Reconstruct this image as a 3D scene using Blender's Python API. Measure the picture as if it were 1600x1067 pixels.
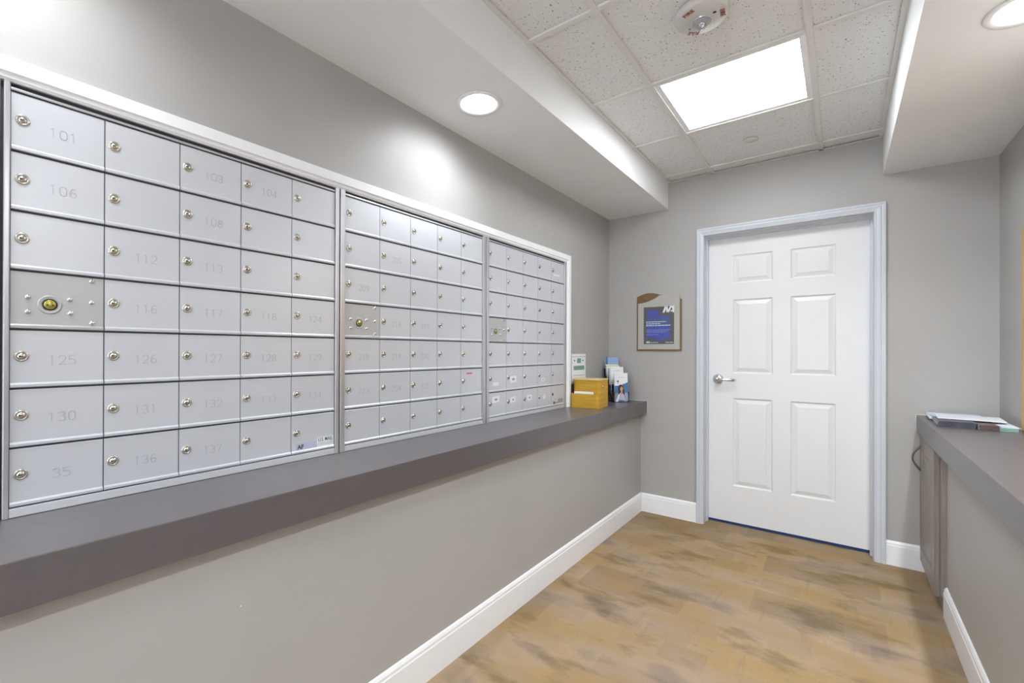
import bpy, bmesh, math, random
from mathutils import Vector, Matrix
random.seed(7)
scene = bpy.context.scene
for o in list(bpy.data.objects): bpy.data.objects.remove(o, do_unlink=True)
COL = scene.collection

# ---------------------------------------------------------------- camera
cam_data = bpy.data.cameras.new('camera'); cam = bpy.data.objects.new('camera', cam_data); COL.objects.link(cam)
cam_data.sensor_fit = 'HORIZONTAL'; cam_data.sensor_width = 36.0
cam_data.lens = 715.97 / 1600 * 36
cam_data.shift_x = 0.03125; cam_data.shift_y = 0.00797
cam_data.clip_start = 0.02
R = Vector((0.78552117, 0.61882751, 0.00300023)); U = Vector((-0.00074774, -0.00389905, 0.99999212)); F = Vector((-0.61883433, 0.78551723, 0.00260007))
M = Matrix((R, U, -F)).transposed().to_4x4(); M.translation = Vector((1.4632, -3.5303, 1.2188))
cam.matrix_world = M
scene.camera = cam

# ---------------------------------------------------------------- world, exposure
world = bpy.data.worlds.new('world'); scene.world = world; world.use_nodes = True
world.node_tree.nodes['Background'].inputs[0].default_value = (0.86, 0.92, 1.0, 1)
world.node_tree.nodes['Background'].inputs[1].default_value = 9.5  # fill light, enters through the added rear opening
vs = scene.view_settings
vs.view_transform = 'Standard'; vs.look = 'None'; vs.gamma = 1.0; vs.use_curve_mapping = False
vs.exposure = -0.05
TROFFER_L = 20.5      # radiance of the lens of a ceiling light
CAN_L = 115.0        # radiance of the lamp face of a recessed can light
CAN_W = 15.0         # its beam

# ---------------------------------------------------------------- materials
def lin(c):
    return tuple(((v/255)/12.92 if v/255 <= 0.04045 else ((v/255+0.055)/1.055)**2.4) for v in c)
def mat(name, rgb, rough=0.6, metal=0.0, noise=0.0, nscale=20.0, bump=0.0, bscale=60.0, spec=0.5, coat=0.0, stretch=(1,1,1), rgb2=None):
    m = bpy.data.materials.new(name); m.use_nodes = True
    nt = m.node_tree; b = nt.nodes['Principled BSDF']
    b.inputs['Roughness'].default_value = rough; b.inputs['Metallic'].default_value = metal
    b.inputs['Specular IOR Level'].default_value = spec
    b.inputs['Coat Weight'].default_value = coat; b.inputs['Coat Roughness'].default_value = 0.3
    tc = nt.nodes.new('ShaderNodeTexCoord'); mp = nt.nodes.new('ShaderNodeMapping')
    mp.inputs['Scale'].default_value = stretch
    nt.links.new(tc.outputs['Object'], mp.inputs['Vector'])
    n = nt.nodes.new('ShaderNodeTexNoise'); n.inputs['Scale'].default_value = nscale; n.inputs['Detail'].default_value = 4
    nt.links.new(mp.outputs['Vector'], n.inputs['Vector'])
    r = nt.nodes.new('ShaderNodeValToRGB')
    c = rgb
    if rgb2 is None:
        lo = tuple(v*(1-noise) for v in c); hi = tuple(min(1, v*(1+noise)) for v in c)
    else: lo, hi = c, rgb2
    r.color_ramp.elements[0].position = 0.3; r.color_ramp.elements[1].position = 0.7
    r.color_ramp.elements[0].color = (*lo, 1); r.color_ramp.elements[1].color = (*hi, 1)
    nt.links.new(n.outputs['Fac'], r.inputs['Fac']); nt.links.new(r.outputs['Color'], b.inputs['Base Color'])
    if bump > 0:
        n2 = nt.nodes.new('ShaderNodeTexNoise'); n2.inputs['Scale'].default_value = bscale
        nt.links.new(mp.outputs['Vector'], n2.inputs['Vector'])
        bm_ = nt.nodes.new('ShaderNodeBump'); bm_.inputs['Strength'].default_value = bump; bm_.inputs['Distance'].default_value = 0.002
        nt.links.new(n2.outputs['Fac'], bm_.inputs['Height']); nt.links.new(bm_.outputs['Normal'], b.inputs['Normal'])
    return m
def emis(name, rgb, s):
    m = bpy.data.materials.new(name); m.use_nodes = True; nt = m.node_tree
    b = nt.nodes['Principled BSDF']; b.inputs['Base Color'].default_value = (0.8,0.8,0.8,1)
    b.inputs['Emission Color'].default_value = (*rgb, 1); b.inputs['Emission Strength'].default_value = s
    return m

WALL = mat('taupe_wall_paint', (0.42, 0.405, 0.39), 0.5, noise=0.03, nscale=2.5, bump=0.06, bscale=140)
SOFF = mat('soffit_paint', (0.84, 0.84, 0.835), 0.5, noise=0.02, nscale=3, bump=0.04, bscale=140)
WHITE = mat('white_trim_paint', (0.88, 0.88, 0.90), 0.35, noise=0.01)
CASE = mat('casing_paint', (0.62, 0.645, 0.70), 0.35, noise=0.02, nscale=6)
DOORM = mat('door_paint', (0.78, 0.78, 0.785), 0.35, noise=0.01, nscale=5)
SHELF = mat('shelf_laminate', (0.108, 0.094, 0.097), 0.34, noise=0.05, nscale=30, spec=0.8, coat=0.15)
SILV = mat('silver_enamel', (0.63, 0.64, 0.68), 0.33, metal=0.25, noise=0.015, nscale=4, bump=0.02, bscale=300)
SILV2 = mat('master_panel_enamel', (0.50, 0.495, 0.495), 0.36, metal=0.25, noise=0.015, nscale=4)
ALU = mat('brushed_aluminium', (0.62, 0.62, 0.65), 0.28, metal=0.75, noise=0.05, nscale=60, stretch=(1,1,0.05))
DARK = mat('dark_gap', (0.03, 0.03, 0.035), 0.6)
ENGR = mat('stamped_number', (0.49, 0.495, 0.52), 0.4, metal=0.25)
NICK = mat('lock_nickel', (0.62, 0.58, 0.52), 0.25, metal=0.95, noise=0.12, nscale=120)
BRASS = mat('brass', (0.50, 0.43, 0.10), 0.3, metal=0.85, noise=0.1, nscale=200)
CHROME = mat('chrome', (0.72, 0.73, 0.76), 0.14, metal=1.0)
BLACK = mat('black', (0.012, 0.012, 0.014), 0.5)
PAPER = mat('paper', (0.82, 0.83, 0.86), 0.6, noise=0.02)
INK = mat('ink', (0.06, 0.06, 0.065), 0.6)
REDINK = mat('red_ink', (0.30, 0.03, 0.015), 0.6)
PINK = mat('pink_sticker', (0.75, 0.12, 0.25), 0.6)
STICK = mat('sticker_blue_grey', (0.50, 0.52, 0.68), 0.5)
BAMB = mat('bamboo', (0.50, 0.27, 0.02), 0.45, nscale=9, stretch=(1, 1, 9), spec=0.3, rgb2=(0.60, 0.36, 0.04), bump=0.05)
BAMB_T = mat('bamboo_top', (0.66, 0.49, 0.20), 0.38, nscale=9, stretch=(1, 9, 1), rgb2=(0.76, 0.60, 0.30))
OAK = mat('oak', (0.55, 0.30, 0.09), 0.4, nscale=7, stretch=(8, 8, 0.6), rgb2=(0.66, 0.40, 0.15))
CORK = mat('cork', (0.42, 0.26, 0.13), 0.9, nscale=120, rgb2=(0.58, 0.39, 0.21), bump=0.3, bscale=200)
CAB = mat('cabinet_wood', (0.235, 0.20, 0.175), 0.42, nscale=7, stretch=(14, 14, 0.7), rgb2=(0.335, 0.295, 0.265), bump=0.1, bscale=30)
PEWT = mat('pewter_handle', (0.22, 0.20, 0.15), 0.35, metal=0.9)
CAULK = mat('caulk', (0.66, 0.64, 0.61), 0.5)
NAVY = mat('navy_sweep', (0.008, 0.035, 0.13), 0.7)
PLASTIC = mat('white_plastic', (0.62, 0.60, 0.57), 0.4)
TBAR = mat('grid_bar_enamel', (0.74, 0.725, 0.70), 0.45, noise=0.03, nscale=8)
GOLDM = mat('sign_brown', (0.17, 0.095, 0.03), 0.35, noise=0.25, nscale=20, stretch=(1,1,6))
SIGNG = mat('sign_plate', (0.44, 0.42, 0.385), 0.35, noise=0.02)
PSTR = mat('poster_charcoal', (0.085, 0.08, 0.082), 0.35)
PBLUE = mat('poster_blue', (0.055, 0.07, 0.36), 0.35, noise=0.15, nscale=12)
PMID = mat('poster_slate', (0.06, 0.09, 0.22), 0.35)
PTXT = mat('poster_print', (0.62, 0.68, 0.85), 0.5)
BRBLUE = mat('brochure_blue', (0.24, 0.36, 0.62), 0.35, nscale=4, rgb2=(0.36, 0.47, 0.70))
BRDARK = mat('brochure_deep_blue', (0.04, 0.13, 0.30), 0.35, nscale=8, rgb2=(0.10, 0.24, 0.45))
YEL = mat('yellow_print', (0.62, 0.66, 0.08), 0.5)
SMOKE = mat('dark_acrylic', (0.02, 0.02, 0.035), 0.15)
SKIN = mat('printed_skin', (0.55, 0.33, 0.22), 0.4)
HAIR = mat('printed_hair', (0.05, 0.03, 0.03), 0.4)
CLOTH = mat('printed_shirt', (0.50, 0.50, 0.62), 0.4)
GREY = mat('printed_grey', (0.30, 0.30, 0.31), 0.4)
GREEN = mat('sage_print', (0.19, 0.34, 0.28), 0.5)
MINT = mat('mint_cover', (0.20, 0.38, 0.31), 0.4, nscale=10, rgb2=(0.30, 0.47, 0.41))
MAGD = mat('dark_cover', (0.035, 0.035, 0.055), 0.35, nscale=20, rgb2=(0.08, 0.08, 0.10))
MAGB = mat('brown_cover', (0.10, 0.07, 0.065), 0.4)
MAGW = mat('pale_cover', (0.66, 0.69, 0.76), 0.35, nscale=14, rgb2=(0.85, 0.86, 0.88))
MAGS = mat('sky_cover', (0.40, 0.54, 0.76), 0.35, nscale=9, rgb2=(0.75, 0.82, 0.90))
CREAM = mat('cream_spine', (0.75, 0.66, 0.48), 0.5)
LENS = emis('troffer_lens', (0.89, 0.955, 1.0), TROFFER_L)
LAMP = emis('can_lamp', (0.91, 0.965, 1.0), CAN_L)
CONE = mat('can_reflector', (0.30, 0.30, 0.32), 0.3, metal=0.7)
GLASS = bpy.data.materials.new('clear_dome'); GLASS.use_nodes = True
_b = GLASS.node_tree.nodes['Principled BSDF']; _b.inputs['Transmission Weight'].default_value = 0.9; _b.inputs['Roughness'].default_value = 0.06
_b.inputs['Base Color'].default_value = (0.92, 0.93, 0.97, 1); _b.inputs['IOR'].default_value = 1.3
_n = GLASS.node_tree.nodes.new('ShaderNodeTexNoise'); _n.inputs['Scale'].default_value = 60
_bp = GLASS.node_tree.nodes.new('ShaderNodeBump'); _bp.inputs['Strength'].default_value = 0.3
GLASS.node_tree.links.new(_n.outputs['Fac'], _bp.inputs['Height']); GLASS.node_tree.links.new(_bp.outputs['Normal'], _b.inputs['Normal'])

def carpet():
    m = bpy.data.materials.new('patchwork_carpet'); m.use_nodes = True; nt = m.node_tree; N = nt.nodes; L = nt.links
    b = N['Principled BSDF']; b.inputs['Roughness'].default_value = 0.95; b.inputs['Specular IOR Level'].default_value = 0.1
    tc = N.new('ShaderNodeTexCoord')
    def mapped(s, rot=0.0, loc=(0,0,0)):
        mp = N.new('ShaderNodeMapping'); mp.inputs['Scale'].default_value = s; mp.inputs['Rotation'].default_value = (0,0,rot); mp.inputs['Location'].default_value = loc
        L.new(tc.outputs['Object'], mp.inputs['Vector']); return mp.outputs['Vector']
    def noise(vec, sc, det=4, rough=0.6):
        n = N.new('ShaderNodeTexNoise'); n.inputs['Scale'].default_value = sc; n.inputs['Detail'].default_value = det; n.inputs['Roughness'].default_value = rough
        L.new(vec, n.inputs['Vector']); return n.outputs['Fac']
    def ramp(f, stops):
        r = N.new('ShaderNodeValToRGB'); cr = r.color_ramp
        while len(cr.elements) < len(stops): cr.elements.new(0.5)
        for e, (p, c) in zip(cr.elements, stops): e.position = p; e.color = (*c, 1)
        L.new(f, r.inputs['Fac']); return r.outputs['Color']
    def mix(f, a, c, mode='MIX'):
        x = N.new('ShaderNodeMix'); x.data_type = 'RGBA'; x.blend_type = mode
        if isinstance(f, float): x.inputs[0].default_value = f
        else: L.new(f, x.inputs[0])
        for s, v in ((6, a), (7, c)):
            if isinstance(v, tuple): x.inputs[s].default_value = (*v, 1)
            else: L.new(v, x.inputs[s])
        return x.outputs[2]
    TAN = (0.345, 0.247, 0.147); GOLD = (0.345, 0.232, 0.115); MAUV = (0.255, 0.195, 0.15); OLIV = (0.15, 0.108, 0.052); PINKT = (0.36, 0.265, 0.18)
    base = ramp(noise(mapped((1.0, 1.8, 1)), 2.4, 3, 0.5), [(0.30, MAUV), (0.42, PINKT), (0.52, TAN), (0.64, GOLD), (0.78, TAN)])
    # planks 0.25 x 1.0 m laid along x, each with its own tint
    br = N.new('ShaderNodeTexBrick'); L.new(mapped((1, 1, 1), 0, (0.13, 0.05, 0)), br.inputs['Vector'])
    br.inputs['Scale'].default_value = 1.0; br.inputs['Brick Width'].default_value = 0.5; br.inputs['Row Height'].default_value = 0.25
    br.inputs['Mortar Size'].default_value = 0.0; br.inputs['Color1'].default_value = (0,0,0,1); br.inputs['Color2'].default_value = (1,1,1,1); br.inputs['Bias'].default_value = 0.0
    pl = N.new('ShaderNodeRGBToBW'); L.new(br.outputs['Color'], pl.inputs[0])
    base = mix(0.55, base, ramp(pl.outputs[0], [(0.0, (0.74, 0.74, 0.76)), (0.35, (0.98, 0.96, 1.0)), (0.6, (1.0, 1.0, 0.94)), (1.0, (1.14, 1.10, 1.02))]), 'MULTIPLY')
    # dark streaky patches: blocky areas filled with fine ribs
    patch = noise(mapped((1.0, 1.9, 1), 0, (3, 7, 0)), 2.6, 4, 0.6)
    pr = N.new('ShaderNodeMapRange'); pr.inputs[1].default_value = 0.54; pr.inputs[2].default_value = 0.64; L.new(patch, pr.inputs[0])
    ribs = noise(mapped((3, 60, 1)), 2.0, 3)
    rr = N.new('ShaderNodeMapRange'); rr.inputs[1].default_value = 9.55; rr.inputs[2].default_value = 0.6; L.new(ribs, rr.inputs[0])
    mu = N.new('ShaderNodeMath'); mu.operation = 'MULTIPLY'; L.new(pr.outputs[0], mu.inputs[0]); L.new(rr.outputs[0], mu.inputs[1])
    mu2 = N.new('ShaderNodeMath'); mu2.operation = 'MULTIPLY'; L.new(mu.outputs[0], mu2.inputs[0]); mu2.inputs[1].default_value = 0.55
    base = mix(mu2.outputs[0], base, OLIV)
    # small plaid blocks, ribbed
    b2 = N.new('ShaderNodeTexBrick'); L.new(mapped((1, 1, 1), 0, (0.31, 0.27, 0)), b2.inputs['Vector'])
    b2.inputs['Scale'].default_value = 1.0; b2.inputs['Brick Width'].default_value = 0.17; b2.inputs['Row Height'].default_value = 0.125
    b2.inputs['Mortar Size'].default_value = 0.0; b2.inputs['Color1'].default_value = (0,0,0,1); b2.inputs['Color2'].default_value = (1,1,1,1)
    bw = N.new('ShaderNodeRGBToBW'); L.new(b2.outputs['Color'], bw.inputs[0])
    base = mix(0.5, base, ramp(bw.outputs[0], [(0.0, (0.80, 0.80, 0.78)), (0.3, (0.97, 0.97, 1.0)), (0.8, (1.03, 1.02, 0.99)), (1.0, (1.12, 1.10, 1.06))]), 'MULTIPLY')
    # cross streaks along y
    st = noise(mapped((16, 1.6, 1), 0, (1, 2, 0)), 1.6, 4, 0.7)
    sr = N.new('ShaderNodeMapRange'); sr.inputs[1].default_value = 0.58; sr.inputs[2].default_value = 0.72; sr.inputs[4].default_value = 0.35; L.new(st, sr.inputs[0])
    base = mix(sr.outputs[0], base, (0.20, 0.16, 0.13))
    # pile
    fine = noise(mapped((40, 260, 1)), 3.0, 3)
    base = mix(0.42, base, ramp(fine, [(0.3, (0.62, 0.6, 0.58)), (0.7, (1.3, 1.3, 1.3))]), 'MULTIPLY')
    L.new(base, b.inputs['Base Color'])
    bp = N.new('ShaderNodeBump'); bp.inputs['Strength'].default_value = 0.35; bp.inputs['Distance'].default_value = 0.003
    L.new(fine, bp.inputs['Height']); L.new(bp.outputs['Normal'], b.inputs['Normal'])
    return m
CARPET = carpet()

def tile_mat():
    m = bpy.data.materials.new('acoustic_tile'); m.use_nodes = True; nt = m.node_tree; N = nt.nodes; L = nt.links
    b = N['Principled BSDF']; b.inputs['Roughness'].default_value = 0.9
    tc = N.new('ShaderNodeTexCoord')
    v = N.new('ShaderNodeTexVoronoi'); v.inputs['Scale'].default_value = 115; v.inputs['Randomness'].default_value = 1.0
    L.new(tc.outputs['Object'], v.inputs['Vector'])
    n = N.new('ShaderNodeTexNoise'); n.inputs['Scale'].default_value = 70; n.inputs['Detail'].default_value = 3; L.new(tc.outputs['Object'], n.inputs['Vector'])
    # pit where close to a cell point and the cell's own random value is high
    sep = N.new('ShaderNodeSeparateColor'); L.new(v.outputs['Color'], sep.inputs[0])
    th = N.new('ShaderNodeMapRange'); th.inputs[1].default_value = 0.35; th.inputs[2].default_value = 1.0; th.inputs[3].default_value = 0.06; th.inputs[4].default_value = 0.42
    L.new(sep.outputs[0], th.inputs[0])
    ns = N.new('ShaderNodeMath'); ns.operation = 'MULTIPLY_ADD'; ns.inputs[1].default_value = 0.25; L.new(n.outputs['Fac'], ns.inputs[0]); L.new(v.outputs['Distance'], ns.inputs[2])
    lt = N.new('ShaderNodeMath'); lt.operation = 'LESS_THAN'; L.new(ns.outputs[0], lt.inputs[0]); L.new(th.outputs[0], lt.inputs[1])
    mx = N.new('ShaderNodeMix'); mx.data_type = 'RGBA'; L.new(lt.outputs[0], mx.inputs[0])
    r = N.new('ShaderNodeValToRGB'); r.color_ramp.elements[0].color = (0.76, 0.76, 0.755, 1); r.color_ramp.elements[1].color = (0.81, 0.81, 0.80, 1)
    r.color_ramp.elements[0].position = 0.3; r.color_ramp.elements[1].position = 0.65
    L.new(n.outputs['Fac'], r.inputs['Fac']); L.new(r.outputs['Color'], mx.inputs[6]); mx.inputs[7].default_value = (0.16, 0.125, 0.10, 1)
    L.new(mx.outputs[2], b.inputs['Base Color'])
    bp = N.new('ShaderNodeBump'); bp.inputs['Strength'].default_value = 0.4; bp.inputs['Distance'].default_value = 0.002
    L.new(n.outputs['Fac'], bp.inputs['Height']); L.new(bp.outputs['Normal'], b.inputs['Normal'])
    return m
TILE = tile_mat()

# ---------------------------------------------------------------- mesh helpers
class MB:
    """collects geometry with material slots, links it as one mesh object"""
    def __init__(s): s.bm = bmesh.new(); s.mats = []
    def mi(s, m):
        if m not in s.mats: s.mats.append(m)
        return s.mats.index(m)
    def face(s, pts, m):
        vs_ = [s.bm.verts.new(p) for p in pts]
        f = s.bm.faces.new(vs_); f.material_index = s.mi(m); return f
    def box(s, a, b, m, bev=0.0, xf=None):
        x0, y0, z0 = [min(p, q) for p, q in zip(a, b)]; x1, y1, z1 = [max(p, q) for p, q in zip(a, b)]
        t = bmesh.new(); vs_ = [t.verts.new(p) for p in ((x0,y0,z0),(x1,y0,z0),(x1,y1,z0),(x0,y1,z0),(x0,y0,z1),(x1,y0,z1),(x1,y1,z1),(x0,y1,z1))]
        for q in ((0,3,2,1),(4,5,6,7),(0,1,5,4),(1,2,6,5),(2,3,7,6),(3,0,4,7)): t.faces.new([vs_[i] for i in q])
        if bev > 0: bmesh.ops.bevel(t, geom=t.edges[:], offset=bev, segments=2, affect='EDGES', profile=0.6)
        s.merge(t, m, xf)
    def merge(s, t, m, xf=None):
        if xf is not None: bmesh.ops.transform(t, matrix=xf, verts=t.verts[:])
        bmesh.ops.recalc_face_normals(t, faces=t.faces[:])
        k = s.mi(m); mp = {}
        for v in t.verts: mp[v] = s.bm.verts.new(v.co)
        for f in t.faces:
            try: g = s.bm.faces.new([mp[v] for v in f.verts]); g.material_index = k; g.smooth = f.smooth
            except ValueError: pass
        t.free()
    def prism(s, poly, ax, a0, a1, m, xf=None):
        """closed 2-D outline swept along axis ax from a0 to a1 (outline in the other two axes, cyclic order)"""
        t = bmesh.new()
        def P(p, a):
            q = [0,0,0]; q[ax] = a; q[(ax+1) % 3] = p[0]; q[(ax+2) % 3] = p[1]; return q
        A = [t.verts.new(P(p, a0)) for p in poly]; B = [t.verts.new(P(p, a1)) for p in poly]; n = len(poly)
        for i in range(n): t.faces.new((A[i], A[(i+1) % n], B[(i+1) % n], B[i]))
        t.faces.new(A[::-1]); t.faces.new(B); s.merge(t, m, xf)
    def lathe(s, prof, m, xf=None, seg=32, smooth=True, cap=True):
        """profile of (radius, height) turned about z"""
        t = bmesh.new(); rings = []
        for r_, z in prof:
            if r_ < 1e-6: rings.append([t.verts.new((0,0,z))])
            else: rings.append([t.verts.new((r_*math.cos(2*math.pi*i/seg), r_*math.sin(2*math.pi*i/seg), z)) for i in range(seg)])
        for a, b in zip(rings, rings[1:]):
            for i in range(seg):
                j = (i+1) % seg
                if len(a) == 1 and len(b) == 1: continue
                if len(a) == 1: f = t.faces.new((a[0], b[i], b[j]))
                elif len(b) == 1: f = t.faces.new((a[i], a[j], b[0]))
                else: f = t.faces.new((a[i], a[j], b[j], b[i]))
                f.smooth = smooth
        s.merge(t, m, xf)
    def tube(s, pts, r_, m, seg=10, flat=1.0):
        t = bmesh.new(); rings = []; pts = [Vector(p) for p in pts]
        for i, p in enumerate(pts):
            d = (pts[min(i+1, len(pts)-1)] - pts[max(i-1, 0)]).normalized()
            a = d.cross(Vector((0,0,1)));
            if a.length < 0.1: a = d.cross(Vector((0,1,0)))
            a.normalize(); b = d.cross(a)
            rr = r_[i] if isinstance(r_, (list, tuple)) else r_
            rings.append([t.verts.new(p + a*rr*math.cos(2*math.pi*k/seg)*flat + b*rr*math.sin(2*math.pi*k/seg)) for k in range(seg)])
        for a, b in zip(rings, rings[1:]):
            for k in range(seg):
                f = t.faces.new((a[k], a[(k+1) % seg], b[(k+1) % seg], b[k])); f.smooth = True
        t.faces.new(rings[0][::-1]); t.faces.new(rings[-1]); s.merge(t, m)
    def build(s, name, parent=None, loc=None, rotz=0.0):
        me = bpy.data.meshes.new(name); s.bm.to_mesh(me); s.bm.free()
        for m in s.mats: me.materials.append(m)
        o = bpy.data.objects.new(name, me); COL.objects.link(o)
        if parent is not None: o.parent = parent
        if loc is not None: o.location = loc
        if rotz: o.rotation_euler.z = rotz
        return o
def tag(o, label, cat, group=None):
    o['label'] = label; o['category'] = cat
    if group: o['group'] = group
    return o
def struct(o, label=None):
    o['kind'] = 'structure'
    if label: o['label'] = label
    return o
def empty(name, loc=(0,0,0), rotz=0.0):
    o = bpy.data.objects.new(name, None); COL.objects.link(o); o.location = loc; o.rotation_euler.z = rotz; o.empty_display_size = 0.05
    return o
def add_text(mb, s, size, m, xf, depth=0.0004, align='CENTER', bold=0.0):
    cu = bpy.data.curves.new('txt', 'FONT'); cu.body = s; cu.size = size; cu.extrude = depth; cu.align_x = align; cu.align_y = 'CENTER'; cu.resolution_u = 2
    cu.offset = bold
    ob = bpy.data.objects.new('txt', cu); COL.objects.link(ob)
    dg = bpy.context.evaluated_depsgraph_get(); dg.update()
    me = bpy.data.meshes.new_from_object(ob.evaluated_get(dg))
    t = bmesh.new(); t.from_mesh(me); mb.merge(t, m, xf)
    bpy.data.objects.remove(ob, do_unlink=True); bpy.data.curves.remove(cu); bpy.data.meshes.remove(me)
def basis(ox, ex, ey, ez):
    m = Matrix((ex, ey, ez)).transposed().to_4x4(); m.translation = Vector(ox); return m
def on_left(x, y, z):   # text plane on a surface facing +x : reading direction +y, up +z
    return basis((x, y, z), Vector((0,1,0)), Vector((0,0,1)), Vector((1,0,0)))
def on_far(x, y, z):    # surface facing -y : reading direction +x
    return basis((x, y, z), Vector((1,0,0)), Vector((0,0,1)), Vector((0,-1,0)))
def mesh_cut(o, cutters):
    for c in cutters:
        md = o.modifiers.new('cut', 'BOOLEAN'); md.operation = 'DIFFERENCE'; md.object = c; md.solver = 'EXACT'
    dg = bpy.context.evaluated_depsgraph_get(); dg.update()
    me = bpy.data.meshes.new_from_object(o.evaluated_get(dg)); o.modifiers.clear(); o.data = me
    for c in cutters: bpy.data.objects.remove(c, do_unlink=True)

# ---------------------------------------------------------------- dimensions
YB = -6.6                       # rear end of the room, behind the camera
W = 2.109; ZC = 2.470
SX, ZS1 = 0.456, 2.272          # left soffit
RX, ZS2 = 1.654, 2.243          # right soffit
SHX, SHZ, SHB = 0.305, 0.841, 0.748
LWX = 0.256                     # lower left wall face
RSX, RSZ, RSB = 1.795, 0.868, 0.771
RLX = 1.847
CANS_L = [(0.249, -2.003), (0.249, -3.42), (0.249, -4.60), (0.249, -5.90)]  # all but the first unseen, spaced closely to keep the light level up
CANS_R = [(1.905, -1.465), (1.905, -3.215), (1.905, -4.965)]
MZ = 1.7988; RP = 0.1339; CP = 0.1673
U_Y = [-3.377, -2.498, -1.607]  # start of the doors of each mailbox unit
TX0, TX1, TZ1 = -3.396, -0.693, 1.866   # outer trim, y extent and top

# ---------------------------------------------------------------- room shell
b = MB(); b.box((-0.15, YB-0.1, -0.1), (W+0.15, 0.9, 0.0), CARPET); struct(b.build('floor'))
b = MB()
b.box((-0.14, YB-0.1, 0.0), (0.0, 0.0, ZC+0.3), WALL)
b.box((0.0, YB, 0.0), (LWX, 0.0, SHB-0.006), WALL)
wl = struct(b.build('wall_left'))
b = MB()
# scuffs on the paint
def ribbon(pts, w, m, x):
    for (y0, z0), (y1, z1) in zip(pts, pts[1:]):
        b.face(((x, y0, z0-w), (x, y1, z1-w), (x, y1, z1+w), (x, y0, z0+w)), m)
SCF = mat('scuff', (0.42, 0.40, 0.38), 0.5)
ribbon([(-2.43, 0.586), (-2.37, 0.589), (-2.31, 0.593), (-2.25, 0.592), (-2.20, 0.588)], 0.0016, SCF, LWX+0.0008)
b.box((LWX, -2.987, 0.562), (LWX+0.001, -2.984, 0.565), PAPER)
o = b.build('scuff_mark', wl); o['label'] = 'pale scuff streak and a speck on the paint'
# far wall with the doorway
DX0, DX1, DZ = 0.702, 1.612, 2.033
b = MB()
b.box((-0.14, 0.0, 0.0), (DX0, 0.16, ZC+0.3), WALL); b.box((DX1, 0.0, 0.0), (W+0.14, 0.16, ZC+0.3), WALL)
b.box((DX0, 0.0, DZ), (DX1, 0.16, ZC+0.3), WALL)
struct(b.build('wall_far'))
b = MB()
b.box((W, YB-0.1, 0.0), (W+0.14, 0.0, ZC+0.3), WALL)
b.box((RLX, YB, 0.0), (W, -0.545, RSB-0.004), WALL)
struct(b.build('wall_right'))
b = MB(); WX0, WX1, WZ0, WZ1 = 0.30, 1.80, 0.25, 2.12     # unseen opening added at the rear to let fill light in
b.box((-0.14, YB-0.14, 0.0), (WX0, YB, ZC+0.3), WALL); b.box((WX1, YB-0.14, 0.0), (W+0.14, YB, ZC+0.3), WALL)
b.box((WX0, YB-0.14, 0.0), (WX1, YB, WZ0), WALL); b.box((WX0, YB-0.14, WZ1), (WX1, YB, ZC+0.3), WALL); struct(b.build('wall_back'))
b = MB()
for a, c in (((WX0, WZ0), (WX0+0.04, WZ1)), ((WX1-0.04, WZ0), (WX1, WZ1)), ((WX0+0.04, WZ0), (WX1-0.04, WZ0+0.04)), ((WX0+0.04, WZ1-0.04), (WX1-0.04, WZ1)), ((1.03, WZ0+0.04), (1.07, WZ1-0.04))):
    b.box((a[0], YB-0.09, a[1]), (c[0], YB-0.03, c[1]), WHITE)
struct(b.build('fill_window_1'))  # frame of the added opening, out of view

# baseboards
BBH = 0.1385
def bb_prof(d=0.012, h=BBH): return [(0, 0), (d, 0), (d, h-0.026), (d*0.82, h-0.022), (d*0.82, h-0.012), (d*0.45, h-0.003), (0, h)]
def sweep_y(mb, prof, x, y0, y1, sgn, m):   # prof (distance from wall, z)
    mb.prism([(z, x+sgn*d) for d, z in prof], 1, y0, y1, m)
def sweep_x(mb, prof, y, x0, x1, sgn, m):
    mb.prism([(y+sgn*d, z) for d, z in prof], 0, x0, x1, m)
b = MB(); sweep_y(b, bb_prof(), LWX, YB, -0.0005, 1, WHITE); struct(b.build('baseboard_left'))
b = MB(); sweep_x(b, bb_prof(), 0.0, LWX+0.012, 0.655, -1, WHITE); sweep_x(b, bb_prof(), 0.0, 1.667, 1.84, -1, WHITE); struct(b.build('baseboard_far'))
b = MB(); sweep_y(b, bb_prof(0.013), RLX, YB, -0.5465, -1, WHITE); struct(b.build('baseboard_right'))

# soffits with holes for the can lights
def soffit(name, x0, x1, z0, cans):
    b = MB(); b.box((x0, YB, z0), (x1, 0.0, ZC+0.28), SOFF); o = b.build(name)
    cut = []
    for i, (cx, cy) in enumerate(cans):
        c = MB(); c.lathe([(0, -0.05), (0.076, -0.05), (0.076, 0.13), (0, 0.13)], SOFF, Matrix.Translation((cx, cy, z0)), 40); cut.append(c.build('cutter'))
    mesh_cut(o, cut); return struct(o)
soffit('ceiling_left_soffit', 0.0, SX, ZS1, CANS_L)
soffit('ceiling_right_soffit', RX, W, ZS2, CANS_R)

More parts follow.
